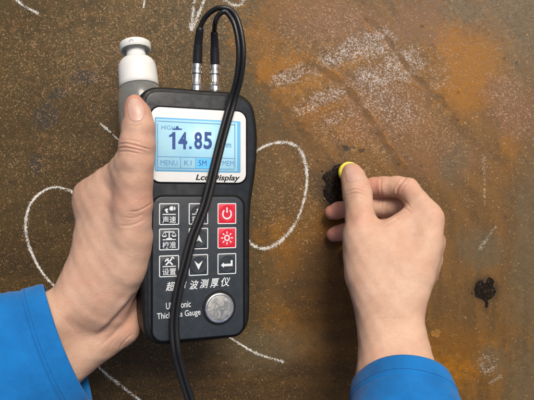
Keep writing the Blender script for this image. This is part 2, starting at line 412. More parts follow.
V, F = blot(336, 182, [(334, 166), (341, 163), (350, 164), (356, 176), (354, 192), (344, 200), (338, 206), (335, 214), (331.5, 213), (330, 204), (325, 198), (323, 190), (326, 184), (322, 178), (326, 172), (331, 170)], .028, 5,
            [(322, 171, .9), (324, 200, .9)])
o = obj('gel_blot', V, F, gel_m, org=P(336, 182, 0)); o.location = Vector(P(336, 182, 0)*CM)
tag(o, 'wet black smear of couplant gel under the probe and thumb', 'gel smear')
V, F = blot(485, 289, [(474, 290), (476, 283), (481, 280), (485, 282), (489, 277), (494, 281), (493, 286), (496, 291), (492, 298), (488, 300), (488, 305), (486, 308), (485, 302), (481, 299), (476, 297)], .014, 9,
            [(472, 293, .8)])
o = obj('gel_blot', V, F, gel_m, org=P(485, 289, 0)); o.location = Vector(P(485, 289, 0)*CM)
tag(o, 'small black splotch with a short drip, right of the right wrist', 'gel smear')
clear_m = Mat('glint_gel').set(color=(.05, .036, .022), rough=.05, spec=.6)
def glint_droplets(parent, org, pts):  # small glossy domes added on the gel to catch glints
    V = []; F = []
    for x, y, r in pts:
        q = r*PXC; V, F = merge((V, F), lathe([(q, .02), (q*.95, .02+q*.35), (q*.7, .02+q*.7), (q*.35, .02+q*.9), (.0005, .02+q*.95)], P(x, y, 0), (0, 0, 1), 10))
    o = obj('glint_droplet', V, F, clear_m, parent, org=org); o['kind'] = 'stuff'
blots = [o_ for o_ in col.objects if o_.name.startswith('gel_blot')]
rg_ = np.random.default_rng(12)
glint_droplets(blots[0], P(336, 182, 0), [(333, 196, 1.0), (331.5, 204, 1.1), (332.6, 208.5, 1.2), (327, 179, .8), (323, 186, .9), (337, 168, .9)])
glint_droplets(blots[1], P(485, 289, 0), [(480, 284, .8), (488, 282, .7), (484, 292, .8), (491, 290, .7), (479, 293, .6)])
flake_m = simple('rust_flake', srgb(140, 98, 36), .8, var=.25, grain=.5)
fl = catmull([P(x, y, 0)[:2] for x, y in ((430, 333), (431.5, 330.5), (434, 331), (436, 329), (439.5, 330), (441, 332.5), (439, 334), (439.5, 336), (436.5, 338), (434, 336.5), (432, 336.6), (430, 333))], 4)[:-1][::-1]
V, F = prism(fl, .003, .03, .012)
o = obj('rust_flake', V, F, flake_m, org=P(432, 333, 0), sharp=50); o.location = Vector(P(432, 333, 0)*CM)
tag(o, 'small ochre flake of rust beside the right wrist', 'rust flake')

# ------------------------------------------------------------------ the ultrasonic thickness gauge
TILT = R(22)
G0 = np.array(((199-267)/F_PX*36, -(215-200)/F_PX*36, CAM_H-36.0))
GU = np.array((math.cos(TILT), 0, -math.sin(TILT))); GV = np.array((0, 1.0, 0)); GW = np.array((math.sin(TILT), 0, math.cos(TILT)))
gauge = empty('thickness_gauge', G0, [[GU[i], GV[i], GW[i]] for i in range(3)])
tag(gauge, 'black handheld thickness gauge with lit blue screen and keypad, held in the left hand', 'thickness gauge')
def fp(px, py, w=0.0):
    d = np.array(((px-267)/F_PX, -(py-200)/F_PX, -1.0)); o = np.array((0, 0, CAM_H))
    t = ((G0+GW*w-o) @ GW)/(d @ GW); q = o+d*t-G0
    return np.array((q @ GU, q @ GV))
def gw(u, v, w): return G0+GU*u+GV*v+GW*w
def ubox(x0, y0, x1, y1, w=0.0):
    """face rectangle from photo pixels -> u0,v0,u1,v1"""
    xm, ym = (x0+x1)/2, (y0+y1)/2
    return fp(x0, ym, w)[0], fp(xm, y1, w)[1], fp(x1, ym, w)[0], fp(xm, y0, w)[1]

rubber = simple('black_rubber', (.007, .0075, .008), .48, spec=.35, grain=.25, gscale=2500, var=.2)
greyp = simple('grey_plastic', srgb(36, 41, 45), .27, spec=.5, grain=.25, gscale=3000, var=.06)
panelm = simple('keypad_film', srgb(49, 55, 61), .36, spec=.5, grain=.35, gscale=3500, var=.05)
recess = simple('recess_black', (.006, .006, .007), .6, spec=.3)
whitep = simple('white_bezel', (.80, .81, .80), .28, spec=.5, var=.02)
printw = simple('white_print', (.72, .76, .78), .5, spec=.3)
printk = simple('black_print', (.012, .012, .014), .5, spec=.3)
redk = simple('red_key', srgb(214, 36, 58), .38, spec=.5, grain=.2, gscale=3500, var=.05)
steel = simple('brushed_steel', (.62, .61, .58), .28, 1.0, var=.08, grain=.2, gscale=1800)
nickel = simple('nickel', (.78, .78, .76), .30, 1.0, var=.05)
def lcd_material():
    m = Mat('lcd_backlit'); co = m.coord()
    n = m.noise(co, 60, 3)
    c = m.mix(m.step(n, .3, .7), srgb(156, 202, 220), srgb(176, 214, 228))
    return m.set(color=m.mix(.5, c, (.05, .12, .16)), rough=.34, spec=.4, emit=c, estr=.42)
lcd_m = lcd_material()
lcd_ink = simple('lcd_ink', srgb(62, 88, 150), .4, spec=.3)
lcd_faint = simple('lcd_faint_ink', srgb(84, 140, 186), .4, spec=.3)
lcd_edge = Mat('lcd_edge'); lcd_edge = lcd_edge.set(color=srgb(80, 140, 180), rough=.2, emit=srgb(124, 184, 216), estr=.36)
lcd_bar = Mat('lcd_bar'); lcd_bar = lcd_bar.set(color=srgb(60, 130, 180), rough=.3, emit=srgb(96, 178, 224), estr=.5)

# outline of the case, clockwise from the top left in the photograph
right = [(200, 90), (229, 92), (238, 94), (246.5, 98.5), (252.5, 106), (255.3, 117), (257, 131), (257.3, 145), (256.6, 160), (255, 176), (252.6, 192), (250.8, 206), (249.8, 225), (249.6, 260), (249.6, 305), (248, 323), (242.5, 332), (234, 337), (215, 339.6)]
left = [(180, 343.4), (164, 344.8), (153.5, 343), (147, 337.5), (143.2, 327), (142.2, 305), (141.6, 260), (141.6, 225), (141.0, 206), (139.5, 192), (137.4, 176), (136.2, 160), (136, 145), (136.5, 131), (137.2, 117), (138.6, 103), (142.5, 93.5), (149, 88.6), (158, 87), (178, 88)]
case_out = catmull([fp(x, y, -.12) for x, y in right+left+[right[0]]], 4)[:-1][::-1]
V, F = prism(case_out, -2.7, 0.0, .24, 6, .4)
obj('case', V, F, rubber, gauge, sharp=60)
# raised grey shell inside the rubber rim (upper part) and the side strips beside the keypad
shell = inset(case_out, .30)
V, F = prism(shell, -.05, .10, .055, 4)
obj('front_shell', V, F, greyp, gauge, sharp=60)
# screen window
b = ubox(150.5, 109.5, 245.3, 182.5)
groove = rrect(b[0]-.09, b[1]-.09, b[2]+.09, b[3]+.09, .62); wind = rrect(*b, .55)
V, F = prism(groove, .06, .106); obj('screen_recess', V, F, recess, gauge)
V, F = prism(wind, .08, .135, .03, 3); obj('screen_bezel', V, F, whitep, gauge, sharp=50)
L = ubox(154.3, 119.5, 239.8, 172.2)
V, F = prism(rrect(*L, .05, 3), .11, .139); obj('screen_border', V, F, lcd_edge, gauge)
L2 = ubox(155.8, 121, 236.4, 170.5)
V, F = prism(rrect(*L2, .03, 3), .12, .142); lcd = obj('lcd_screen', V, F, lcd_m, gauge)

def text_mesh(name, s, box, w, mat, parent, bold=0.0, shear=0.0, rot=0.0, keep=False):
    cu = bpy.data.curves.new(name, 'FONT'); cu.body = s; cu.size = 1; cu.offset = bold; cu.shear = shear; cu.resolution_u = 4
    t = bpy.data.objects.new(name, cu); col.objects.link(t)
    dg = bpy.context.evaluated_depsgraph_get(); me = bpy.data.meshes.new_from_object(t.evaluated_get(dg))
    bpy.data.objects.remove(t); bpy.data.curves.remove(cu)
    n = len(me.vertices); A = np.empty(n*3); me.vertices.foreach_get('co', A); A = A.reshape(-1, 3)
    lo = A[:, :2].min(0); hi = A[:, :2].max(0); u0, v0, u1, v1 = box
    u0, u1 = min(u0, u1), max(u0, u1); v0, v1 = min(v0, v1), max(v0, v1)
    sx, sy = (u1-u0)/(hi[0]-lo[0]), (v1-v0)/(hi[1]-lo[1])
    if keep: sx = sy = min(sx, sy)
    q = (A[:, :2]-(lo+hi)/2)*(sx, sy)
    if rot: c, s_ = math.cos(rot), math.sin(rot); q = q @ np.array(((c, s_), (-s_, c)))
    q += ((u0+u1)/2, (v0+v1)/2)
    B = np.concatenate((q, np.full((n, 1), w)), 1)*CM
    me.vertices.foreach_set('co', B.ravel()); me.update()
    me.materials.clear(); me.materials.append(mat); me.name = name
    o = bpy.data.objects.new(name, me); col.objects.link(o); o.parent = parent
    return o
def bars(name, rects, w, mat, parent, th=.004):
    ps = [prism(rrect(*r, min(.01, abs(r[2]-r[0])*.3, abs(r[3]-r[1])*.3), 2), w-th, w) for r in rects]
    V, F = merge(*ps); return obj(name, V, F, mat, parent, smooth=False)
W = .147
def lbox(x0, y0, x1, y1): return ubox(x0, y0, x1, y1, .14)
text_mesh('lettering', 'HIGH', lbox(161.5, 125.5, 175, 129.8), W, lcd_faint, lcd, .0)
def glyph_one(x0, y0, x1, y1):
    b = lbox(x0, y0, x1, y1); a, h = b[2]-b[0], b[3]-b[1]
    pts = [(1, 0), (1, 1), (.56, 1), (.42, .90), (.0, .80), (.0, .69), (.5, .74), (.5, 0)]
    V, F = prism([(b[0]+x*a, b[1]+y*h) for x, y in pts], W-.004, W); obj('digit', V, F, lcd_ink, lcd, smooth=False)
glyph_one(169, 132, 175.4, 149.3)
for s, x0, x1 in (('4', 178.2, 187.2), ('8', 194.2, 202.2), ('5', 203.6, 212)):
    text_mesh('digit', s, lbox(x0, 132, x1, 149.3), W, lcd_ink, lcd, .032)
bars('decimal_point', [lbox(189.2, 146.4, 191.7, 149)], W, lcd_ink, lcd)
text_mesh('lettering', 'mm', lbox(222.5, 143.5, 231, 147.6), W, lcd_faint, lcd, .01)
text_mesh('lettering', 'MENU', lbox(160.5, 160.2, 177.5, 165.4), W, lcd_faint, lcd, .0)
text_mesh('lettering', 'K1', lbox(184.2, 160.4, 191.5, 165.4), W, lcd_faint, lcd, .0)
bars('highlight_bar', [lbox(196.2, 158.6, 213.5, 168.6)], W-.003, lcd_bar, lcd, .003)
text_mesh('lettering', '5M', lbox(198.5, 160.5, 206.5, 166), W, lcd_ink, lcd, .0)
text_mesh('lettering', 'MEM', lbox(222.5, 160.8, 233.8, 165.8), W, lcd_faint, lcd, .0)
bars('screen_frame', [lbox(157.2, 122.6, 235.2, 123.3), lbox(157.2, 123.3, 157.9, 169), lbox(234.5, 123.3, 235.2, 169), lbox(157.9, 157.2, 234.5, 157.9), lbox(157.9, 168.3, 234.5, 169),
                      lbox(180.2, 157.9, 180.8, 168.3), lbox(195.3, 157.9, 195.9, 168.3), lbox(218.5, 157.9, 219.1, 168.3)], W-.001, lcd_faint, lcd)
tri = [fp(x, y, .14) for x, y in ((172.5, 130), (182, 130), (182, 128.6), (179, 128.4), (178, 126), (176.5, 126), (175.5, 128.4), (172.5, 128.6))][::1]
V, F = prism(tri, W-.004, W); obj('coupling_symbol', V, F[:], lcd_ink, lcd, smooth=False)
text_mesh('lettering', 'Lcd Display', lbox(195.6, 174.6, 240, 182.2), .1365, printk, gauge, .028, .25)

# keypad panel
K = ubox(152.6, 196.7, 243.2, 338.0, .1)
# follow the case towards the bottom: panel as a rounded rectangle in the recess
kout = rrect(K[0], K[1], K[2], K[3], .62)
V, F = prism(inset(kout, -.12), .06, .104); obj('keypad_recess', V, F, recess, gauge)
V, F = prism(kout, .07, .150, .06, 4); panel = obj('keypad_panel', V, F, panelm, gauge, sharp=50)
KW = .150
colsx = [(159.2, 178.9), (188.6, 208.1), (217.4, 236.2)]
rowsy = [(203.2, 224.4), (228.0, 249.2), (254.3, 275.5)]
U = [(fp(a, 240, KW)[0], fp(b_, 240, KW)[0]) for a, b_ in colsx]; wU = np.mean([b_-a for a, b_ in U])
VV = [(fp(198, b_, KW)[1], fp(198, a, KW)[1]) for a, b_ in rowsy]; hV = np.mean([b_-a for a, b_ in VV])
def pol(cx, cy, r, a0, a1, n=24): return [(cx+r*math.cos(R(a0+(a1-a0)*k/n)), cy+r*math.sin(R(a0+(a1-a0)*k/n))) for k in range(n+1)]
def band(cx, cy, r0, r1, a0, a1, n=24):
    o = pol(cx, cy, r1, a0, a1, n); i = pol(cx, cy, r0, a0, a1, n)
    V = o+i; F = [(k, k+1, n+1+k+1, n+1+k) for k in range(n)]
    return V, F
def flat(poly): return list(poly), [tuple(range(len(poly)))]
def line(x0, y0, x1, y1, t):
    d = math.hypot(x1-x0, y1-y0); nx, ny = -(y1-y0)/d*t/2, (x1-x0)/d*t/2
    return flat([(x0+nx, y0+ny), (x0-nx, y0-ny), (x1-nx, y1-ny), (x1+nx, y1+ny)])
def symbol(kind):
    ps = []
    if kind == 'power': ps = [band(0, -.02, .19, .265, 130, 410), line(0, .30, 0, .04, .075)]
    elif kind == 'light':
        ps = [band(0, 0, .09, .155, 0, 360)]
        for k in range(8):
            a = R(45*k); ps.append(line(.20*math.cos(a), .20*math.sin(a), .32*math.cos(a), .32*math.sin(a), .055))
    elif kind == 'up': ps = [flat([(0, .24), (-.2, -.2), (0, -.08)]), flat([(0, .24), (0, -.08), (.2, -.2)])]
    elif kind == 'down': ps = [flat([(0, -.24), (0, .04), (-.22, .2)]), flat([(0, -.24), (.22, .2), (0, .04)])]
    elif kind == 'enter': ps = [flat([(-.33, -.06), (-.17, -.19), (-.17, .07)]), flat([(-.17, -.12), (.3, -.12), (.3, 0), (-.17, 0)]), flat([(.2, 0), (.3, 0), (.3, .17), (.2, .17)])]
    else:
        ps = [line(-.33, -.03, .33, -.03, .045)]
        if kind == 'sound': ps += [flat([(-.24, .18), (-.12, .26), (-.04, .2), (-.1, .15), (-.04, .06), (-.14, .03), (-.18, .12)]), flat([(0, .26), (.06, .34), (.16, .36), (.2, .28), (.2, .16), (.08, .14), (.02, .18)]), line(.25, .16, .25, .34, .04), line(.3, .19, .3, .3, .03)]
        if kind == 'scale': ps += [line(0, .02, 0, .38, .06), line(-.25, .33, .25, .33, .05), line(-.13, .02, .13, .02, .06)]
        if kind == 'scale':
            for s in (-1, 1): ps += [flat([(.24*s-.13, .16), (.24*s-.07, .10), (.24*s+.07, .10), (.24*s+.13, .16)]), line(.24*s, .33, .24*s-.11, .16, .025), line(.24*s, .33, .24*s+.11, .16, .025)]
        if kind == 'tools': ps += [line(-.17, .04, .13, .32, .075), line(.17, .04, -.1, .29, .075), flat([(-.24, .22), (-.14, .34), (.0, .36), (-.04, .29), (-.13, .27), (-.17, .19)]), band(.16, .33, .03, .09, -20, 200, 10)]
        if kind == 'probe': ps += [flat([(-.1, .06), (.1, .06), (.1, .22), (-.1, .22)]), line(0, .22, .06, .34, .05), line(.06, .34, .22, .36, .05), line(-.16, .05, .16, .05, .04)]
    return ps
def key(ci, ri, kind, txt=None, red=False, label=None):
    u = (U[ci][0]+U[ci][1])/2; v = (VV[ri][0]+VV[ri][1])/2; s = wU
    a = rrect(u-wU/2, v-hV/2, u+wU/2, v+hV/2, .07, 4)
    V, F = prism(inset(a, .045), KW-.03, KW+.014, .012, 2)
    k = obj('button', V, F, redk if red else panelm, gauge, sharp=50)
    if label: k['label'] = label
    # embossed dome
    V, F = lathe([(.46*s, KW+.0135), (.445*s, KW+.026), (.42*s, KW+.031), (.39*s, KW+.027), (.30*s, KW+.0225), (.0005, KW+.022)], (u, v, 0), (0, 0, 1), 40)
    obj('button_dome', V, F, redk if red else panelm, k)
    V, F = frame_ring(a, inset(a, .055), KW-.01, KW+.017); obj('button_border', V, F, printw, k, smooth=False)
    ps = symbol(kind); VV_ = []; FF = []
    for pv, pf in ps:
        n = len(VV_); VV_ += [(u+x*s*1.0, v+y*s*1.05+ (.02 if txt else 0), KW+.0325) for x, y in pv]; FF += [tuple(i+n for i in f) for f in pf]
    obj('symbol', VV_, FF, printw, k, smooth=False)
    if txt: text_mesh('lettering', txt, (u-.34*s, v-.42*hV, u+.34*s, v-.10*hV), KW+.0325, printw, k, .005)
key(0, 0, 'sound', '声速'); key(0, 1, 'scale', '校准'); key(0, 2, 'tools', '设置')
key(1, 0, 'probe', '探头'); key(1, 1, 'up'); key(1, 2, 'down')
key(2, 0, 'power', red=True, label='red key with a power symbol'); key(2, 1, 'light', red=True, label='red key with a sun symbol'); key(2, 2, 'enter')
# product lettering
def kbox(x0, y0, x1, y1): return ubox(x0, y0, x1, y1, KW)
for ch, cx, cy in (('超', 170.3, 286.4), ('声', 182.2, 285.6), ('波', 194.0, 284.8), ('测', 204.2, 283.6), ('厚', 214.6, 283.0), ('仪', 225.6, 281.8)):
    text_mesh('lettering', ch, kbox(cx-4.6, cy-4.6, cx+4.6, cy+4.6), KW+.004, printw, gauge, .012, .22)
text_mesh('lettering', 'Ultrasonic', kbox(166, 301.6, 190.8, 308.2), KW+.004, printw, gauge, .006, 0, R(2.0))
text_mesh('lettering', 'Thickness Gauge', kbox(157, 311, 200.5, 318.8), KW+.004, printw, gauge, .006, 0, R(2.0))
# round steel test disc
c = fp(219.8, 308.2, .3); rD = 15.2*.0595
V, F = lathe([(rD+.14, KW-.02), (rD+.14, KW+.012), (rD+.02, KW+.016)], (c[0], c[1], 0), (0, 0, 1), 64); obj('disc_socket', V, F, recess, gauge, sharp=50)
V, F = lathe([(rD, KW), (rD, .27), (rD-.03, .295), (rD-.09, .31), (rD-.15, .30)], (c[0], c[1], 0), (0, 0, 1), 64); disc = obj('test_disc', V, F, nickel, gauge, sharp=60)
def scuffed():
    m = Mat('scuffed_steel'); co = m.coord()
    v = m.voro(co, 500, 'DISTANCE_TO_EDGE').outputs['Distance']; n = m.noise(co, 190, 5, .6, 2.0)
    c = m.mix(m.step(n, .38, .62), srgb(200, 198, 190), srgb(220, 217, 208))
    return m.set(color=c, metal=.9, rough=m.step(n, .3, .7, .30, .48), normal=m.bump(m.math('ADD', n, m.math('MULTIPLY', v, .3)), .14, .0006))
V, F = lathe([(rD-.15, .28), (rD-.15, .303), (rD-.18, .308), (.001, .309)], (c[0], c[1], 0), (0, 0, 1), 64); obj('disc_face', V, F, scuffed(), disc, sharp=60)

# dust and grit on the case
dV = []; dF = []; rgd = np.random.default_rng(77)
for _ in range(150):
    u, v = rgd.uniform(-3.0, 3.1), rgd.uniform(-7.0, 6.9)
    inp = K[0] < u < K[2] and K[1] < v < K[3]
    if not inp and b[0]-.15 < u < b[2]+.15 and b[1]-.15 < v < b[3]+.15: continue
    if math.hypot(u-c[0], v-c[1]) < rD+.1: continue
    z = KW+.004 if inp else .104
    if not inp and (abs(u-K[0]) < .16 or abs(u-K[2]) < .16): continue
    r = rgd.uniform(.005, .014); n = len(dV); k = 5
    for q_ in range(k): dV.append((u+r*rgd.uniform(.6, 1.6)*math.cos(6.283*q_/k), v+r*rgd.uniform(.6, 1.3)*math.sin(6.283*q_/k), z))
    dF.append(tuple(range(n, n+k)))
o = obj('dust', dV, dF, simple('dust_speck', (.30, .28, .25), .9), gauge, smooth=False); o['kind'] = 'stuff'

# connector sockets on the top end
PW = -1.0
def top_at(px): return fp(px, 89, PW)
ends = []
for i, px in enumerate((196.3, 214.6)):
    u, v = fp(px, 88.5, PW)
    vtop = fp(px, 89.5, -.12)[1]
    V, F = lathe([(.34, 0), (.34, .12), (.30, .16)], (u, vtop-.16, PW), (0, 1, 0), 24); obj('socket', V, F, nickel, gauge, sharp=40)
    ends.append((u, vtop-.02))

# ------------------------------------------------------------------ twin probe cable with two metal plugs
cable = empty('probe_cable', gw(ends[0][0], ends[0][1], PW))
tag(cable, 'black twin cable looping from two metal plugs across the gauge front', 'cable')
CO = gw(ends[0][0], ends[0][1], PW)
def cable_rubber():
    m = Mat('cable_rubber'); co = m.coord()
    return m.set(color=(.012, .012, .013), rough=.36, spec=.5, normal=m.bump(m.noise(co, 1500, 3), .2, .0003))
cab_m = cable_rubber(); boot_m = simple('boot_rubber', (.014, .015, .018), .30, spec=.5)
hF = lambda px, py, w: gw(*fp(px, py, w), w)
starts = []
for i, px in enumerate((196.3, 214.6)):
    u, v = ends[i]; o = gw(u, v, PW)
    top = P(*((197.2, 63.5) if i == 0 else (214.9, 64.5)), o[2]-.1); ax = top-o; Ln = np.linalg.norm(ax); ax /= Ln
    prof = [(.26, 0), (.30, .03), (.30, .30), (.33, .34), (.33, .42), (.28, .46), (.255, .5), (.255, .86), (.33, .90), (.33, 1.02), (.25, 1.06), (.25, 1.12), (.31, 1.16), (.31, 1.36), (.24, 1.4)]
    k = Ln/1.4; V, F = lathe([(r, d*k) for r, d in prof], o, ax, 32)
    pl = obj('plug', V, F, nickel, cable, org=CO, sharp=35)
    V, F = lathe([(.335, .05*k), (.35, .07*k), (.35, .26*k), (.335, .28*k)], o, ax, 12); obj('plug_nut', V, F, nickel, pl, smooth=False, org=CO)
    bt = P(*((200.2, 27.5) if i == 0 else (214.2, 31.5)), o[2]+.5)
    path = catmull([o+ax*(Ln-.12), P(*((198.2, 45) if i == 0 else (214.7, 48)), o[2]+.1), bt], 10)
    s = np.linspace(0, 1, len(path)); V, F = tube(path, np.interp(s, [0, .02, .45, .46, .97, 1], [.27, .30, .28, .265, .225, .16]), 20)
    obj('boot', V, F, boot_m, cable, org=CO, sharp=50); starts.append((path[-2], bt))
ctr = [(229, 11.5, None, 8.2), (236, 22, None, 8.35), (240.2, 40, None, 8.4), (241, 58, None, 8.35), (238.6, 78, None, 8.1), (233, 99, .52, 0), (227, 120, .45, 0), (221, 142, .42, 0), (216, 162, .42, 0),
       (205, 205, .44, 0), (192.5, 238, .44, 0), (183.5, 271, .46, 0), (178.5, 290, .44, 0), (175, 312, .42, 0), (174.2, 330, .46, 0), (176, 350, None, 9.1), (178.5, 362, None, 9.0), (183, 378, None, 8.9), (190, 400, None, 8.8), (198, 422, None, 8.8), (206, 445, None, 8.6)]
C3 = np.array([hF(x, y, w) if w is not None else P(x, y, h) for x, y, w, h in ctr])
tg = np.gradient(C3, axis=0); tg /= np.linalg.norm(tg, axis=1)[:, None]
sd = np.cross(tg, np.tile((0, 0, 1.0), (len(C3), 1))); sd /= np.linalg.norm(sd, axis=1)[:, None]
CR = .152
for i in (0, 1):
    off = sd*(.142 if i == 1 else -.142)
    S = C3+off
    if i == 0: pre = [starts[0][1], P(204.5, 18.5, 7.75), P(211.5, 11.5, 8.0), P(220, 7.8, 8.2)]
    else: pre = [starts[1][1], P(215.2, 23, 7.95), P(218, 16, 8.15), P(223, 12, 8.25)]
    path = catmull([starts[i][0]]+pre+list(S), 8)
    V, F = tube(path, CR, 14); obj('strand', V, F, cab_m, cable, org=CO)

# ------------------------------------------------------------------ dispenser bottle behind the gauge
B0 = P(135.3, 46.5, 2.7); B1 = P(158, 215, 2.7); bax = (B1-B0)/np.linalg.norm(B1-B0)
bax = bax+np.array((0, 0, .20)); bax /= np.linalg.norm(bax)
bottle = empty('dispenser_bottle', B0); tag(bottle, 'white-capped clear dispenser bottle tucked behind the gauge', 'bottle')
wpl = simple('white_polypropylene', (.78, .79, .77), .32, spec=.5, var=.03)
sc_ = (CAM_H-3.0)/F_PX
q = lambda n: n*sc_
V, F = lathe([(.001, -q(4.3)), (q(8), -q(4.2)), (q(13.6), -q(3.7)), (q(15.2), -q(2.6)), (q(15.6), -q(.5)), (q(15.5), q(4.6)), (q(15.1), q(5.0)), (q(14.2), q(4.6)), (q(13.8), -q(.5)), (q(9.4), -q(1.5))], B0, bax, 56)
head = obj('pump_head', V, F, wpl, bottle, org=B0, sharp=45)
V, F = lathe([(q(9.6), -q(1.6)), (q(9.6), q(12)), (q(9.9), q(14))], B0, bax, 48); obj('pump_stem', V, F, wpl, bottle, org=B0)
no = B0+bax*q(.6)+np.array((0, 0, 1.0))*q(15.4)
no = B0-bax*q(.8)+np.array((-.02, 0, 1.0))*q(15.0)
V, F = lathe([(q(2.7), -.04), (q(2.7), .035), (q(2.2), .05), (q(1.6), .03), (q(1.5), -.02), (.001, -.02)], no, (0, -.05, 1), 20); obj('nozzle', V, F, simple('nozzle_grey', (.46, .47, .46), .4), head, org=B0)
V, F = lathe([(q(9.7), q(13.6)), (q(11.5), q(13.8)), (q(14.2), q(14.6)), (q(16.6), q(17)), (q(18.2), q(20.5)), (q(18.9), q(25)), (q(19.4), q(40)), (q(19.5), q(44)), (q(19.0), q(44.4)), (q(17), q(44.6))], B0, bax, 56)
obj('collar', V, F, wpl, bottle, org=B0, sharp=60)
def pet():
    m = Mat('clear_plastic'); co = m.coord()
    return m.set(color=(.90, .92, .90), rough=.14, trans=.90, ior=1.32, spec=.5, normal=m.bump(m.noise(co, 120, 2), .12, .002))
V, F = lathe([(q(17.6), q(43.9)), (q(18.6), q(45)), (q(21.0), q(48)), (q(22.2), q(53)), (q(22.4), q(58)), (q(22.4), q(112)), (q(21.5), q(118)), (q(18), q(121)), (.001, q(120)),
               (.001, q(118.5)), (q(17.5), q(119)), (q(20.4), q(116)), (q(20.9), q(111)), (q(20.9), q(58)), (q(20.6), q(53)), (q(19.6), q(49)), (q(17.4), q(45.5)), (q(16.6), q(44.6)), (q(17.6), q(43.9))], B0, bax, 56)
obj('body', V, F, pet(), bottle, org=B0, sharp=70)
def gelm():
    m = Mat('clear_gel'); return m.set(color=(.80, .80, .76), rough=.05, trans=.9, ior=1.33)
V, F = lathe([(.001, q(62)), (q(20.5), q(62.5)), (q(20.6), q(110)), (q(17), q(117.5)), (.001, q(117.6))], B0, bax, 40); obj('gel_filling', V, F, gelm(), bottle, org=B0, sharp=60)

# ------------------------------------------------------------------ the probe under the right thumb
PB = P(346.6, 173, 0)
probe = empty('ultrasonic_probe', PB); tag(probe, 'small black round probe with yellow rim pressed on the plate by the right thumb', 'probe')
prk = simple('probe_black', (.012, .012, .012), .35); yel = simple('yellow_plastic', srgb(230, 214, 72), .35, var=.05)
V, F = lathe([(.60, .02), (.64, .05), (.64, .9), (.56, .98)], PB, (0, 0, 1), 48); obj('probe_body', V, F, prk, probe, org=PB, sharp=40)
V, F = lathe([(.50, .97), (.70, .98), (.74, 1.02), (.74, 1.30), (.70, 1.38), (.60, 1.42), (.52, 1.40), (.50, 1.34), (.001, 1.33)], PB, (0, 0, 1), 48); obj('yellow_rim', V, F, yel, probe, org=PB, sharp=50)
V, F = tube(catmull([PB+np.array((.5, -.1, .55)), PB+np.array((1.2, -.5, .55)), PB+np.array((2.4, -1.4, .45)), PB+np.array((3.6, -3.2, .35))], 8), .15, 12); obj('probe_lead', V, F, cab_m, probe, org=PB)

# ------------------------------------------------------------------ hands: smooth union of tapered limbs, meshed as one skin
def round_cone(Q, a, b_, r1, r2):
    ba = b_-a; l2 = ba @ ba; rr = r1-r2; a2 = l2-rr*rr; il2 = 1/l2
    pa = Q-a; y = pa @ ba; z = y-l2
    t = pa*l2-np.outer(y, ba); x2 = np.einsum('ij,ij->i', t, t)
    y2 = y*y*l2; z2 = z*z*l2; k = np.sign(rr)*rr*rr*x2
    return np.where(np.sign(z)*a2*z2 > k, np.sqrt(x2+z2)*il2-r2, np.where(np.sign(y)*a2*y2 < k, np.sqrt(x2+y2)*il2-r1, (np.sqrt(x2*a2*il2)+y*rr)*il2-r1))
def smin(a, b_, k):
    h = np.maximum(k-np.abs(a-b_), 0)/k
    return np.minimum(a, b_)-h*h*k*.25
def make_sdf(groups):
    """groups: list of (k_join, k_inner, [chains]); a chain is [(px, py, h, r), ...]"""
    G = [(kj, ki, [[(P(x, y, h), r) for x, y, h, r in ch] for ch in chs]) for kj, ki, chs in groups]
    def f(Q):
        D = None
        for kj, ki, chs in G:
            d = None
            for ch in chs:
                c = None
                for (a, r1), (b_, r2) in zip(ch, ch[1:]):
                    e = round_cone(Q, a, b_, r1, r2); c = e if c is None else smin(c, e, .16)
                d = c if d is None else smin(d, c, ki)
            D = d if D is None else smin(D, d, kj)
        return D
    pts = np.array([p for _, _, chs in G for ch in chs for p, r in ch]); rad = max(r for _, _, chs in G for ch in chs for p, r in ch)
    return f, pts.min(0)-rad-.5, pts.max(0)+rad+.5
def surface_nets(f, lo, hi, h):
    n = np.ceil((hi-lo)/h).astype(int)+1
    ax = [lo[i]+np.arange(n[i])*h for i in range(3)]
    D = np.empty(n)
    for i in range(n[0]):
        Yg, Zg = np.meshgrid(ax[1], ax[2], indexing='ij')
        D[i] = f(np.stack((np.full(Yg.size, ax[0][i]), Yg.ravel(), Zg.ravel()), 1)).reshape(n[1], n[2])
    s = D < 0
    idx = -np.ones(n-1, int)
    cnt = np.zeros(n-1, int)
    for c in np.ndindex(2, 2, 2): cnt += s[c[0]:n[0]-1+c[0], c[1]:n[1]-1+c[1], c[2]:n[2]-1+c[2]]
    cells = np.argwhere((cnt > 0) & (cnt < 8)); idx[tuple(cells.T)] = np.arange(len(cells))
    acc = np.zeros((len(cells), 3)); m = np.zeros(len(cells))
    corners = list(np.ndindex(2, 2, 2))
    for a in corners:
        for d in range(3):
            if a[d]: continue
            b_ = list(a); b_[d] = 1
            A = D[tuple((cells+a).T)]; B = D[tuple((cells+b_).T)]
            x = (A < 0) != (B < 0); t = np.where(x, A/np.where(A-B == 0, 1, A-B), 0)
            p = np.tile(np.array(a, float), (len(cells), 1)); p[:, d] = t
            acc += p*x[:, None]; m += x
    V = lo+(cells+acc/m[:, None])*h
    F = []
    for d in range(3):
        o1, o2 = [(1, 2), (2, 0), (0, 1)][d]
        sl0 = [slice(None)]*3; sl1 = [slice(None)]*3; sl0[d] = slice(0, -1); sl1[d] = slice(1, None)
        x = s[tuple(sl0)] != s[tuple(sl1)]; e = np.argwhere(x)
        ok = (e[:, o1] > 0) & (e[:, o2] > 0) & (e[:, o1] < n[o1]-1) & (e[:, o2] < n[o2]-1); e = e[ok]
        e1 = np.eye(3, dtype=int)[o1]; e2 = np.eye(3, dtype=int)[o2]
        q4 = np.stack([idx[tuple((e-e1-e2).T)], idx[tuple((e-e2).T)], idx[tuple(e.T)], idx[tuple((e-e1).T)]], 1)
        inside = s[tuple(e.T)]
        q4[~inside] = q4[~inside][:, ::-1]
        F.append(q4)
    return V, np.concatenate(F)
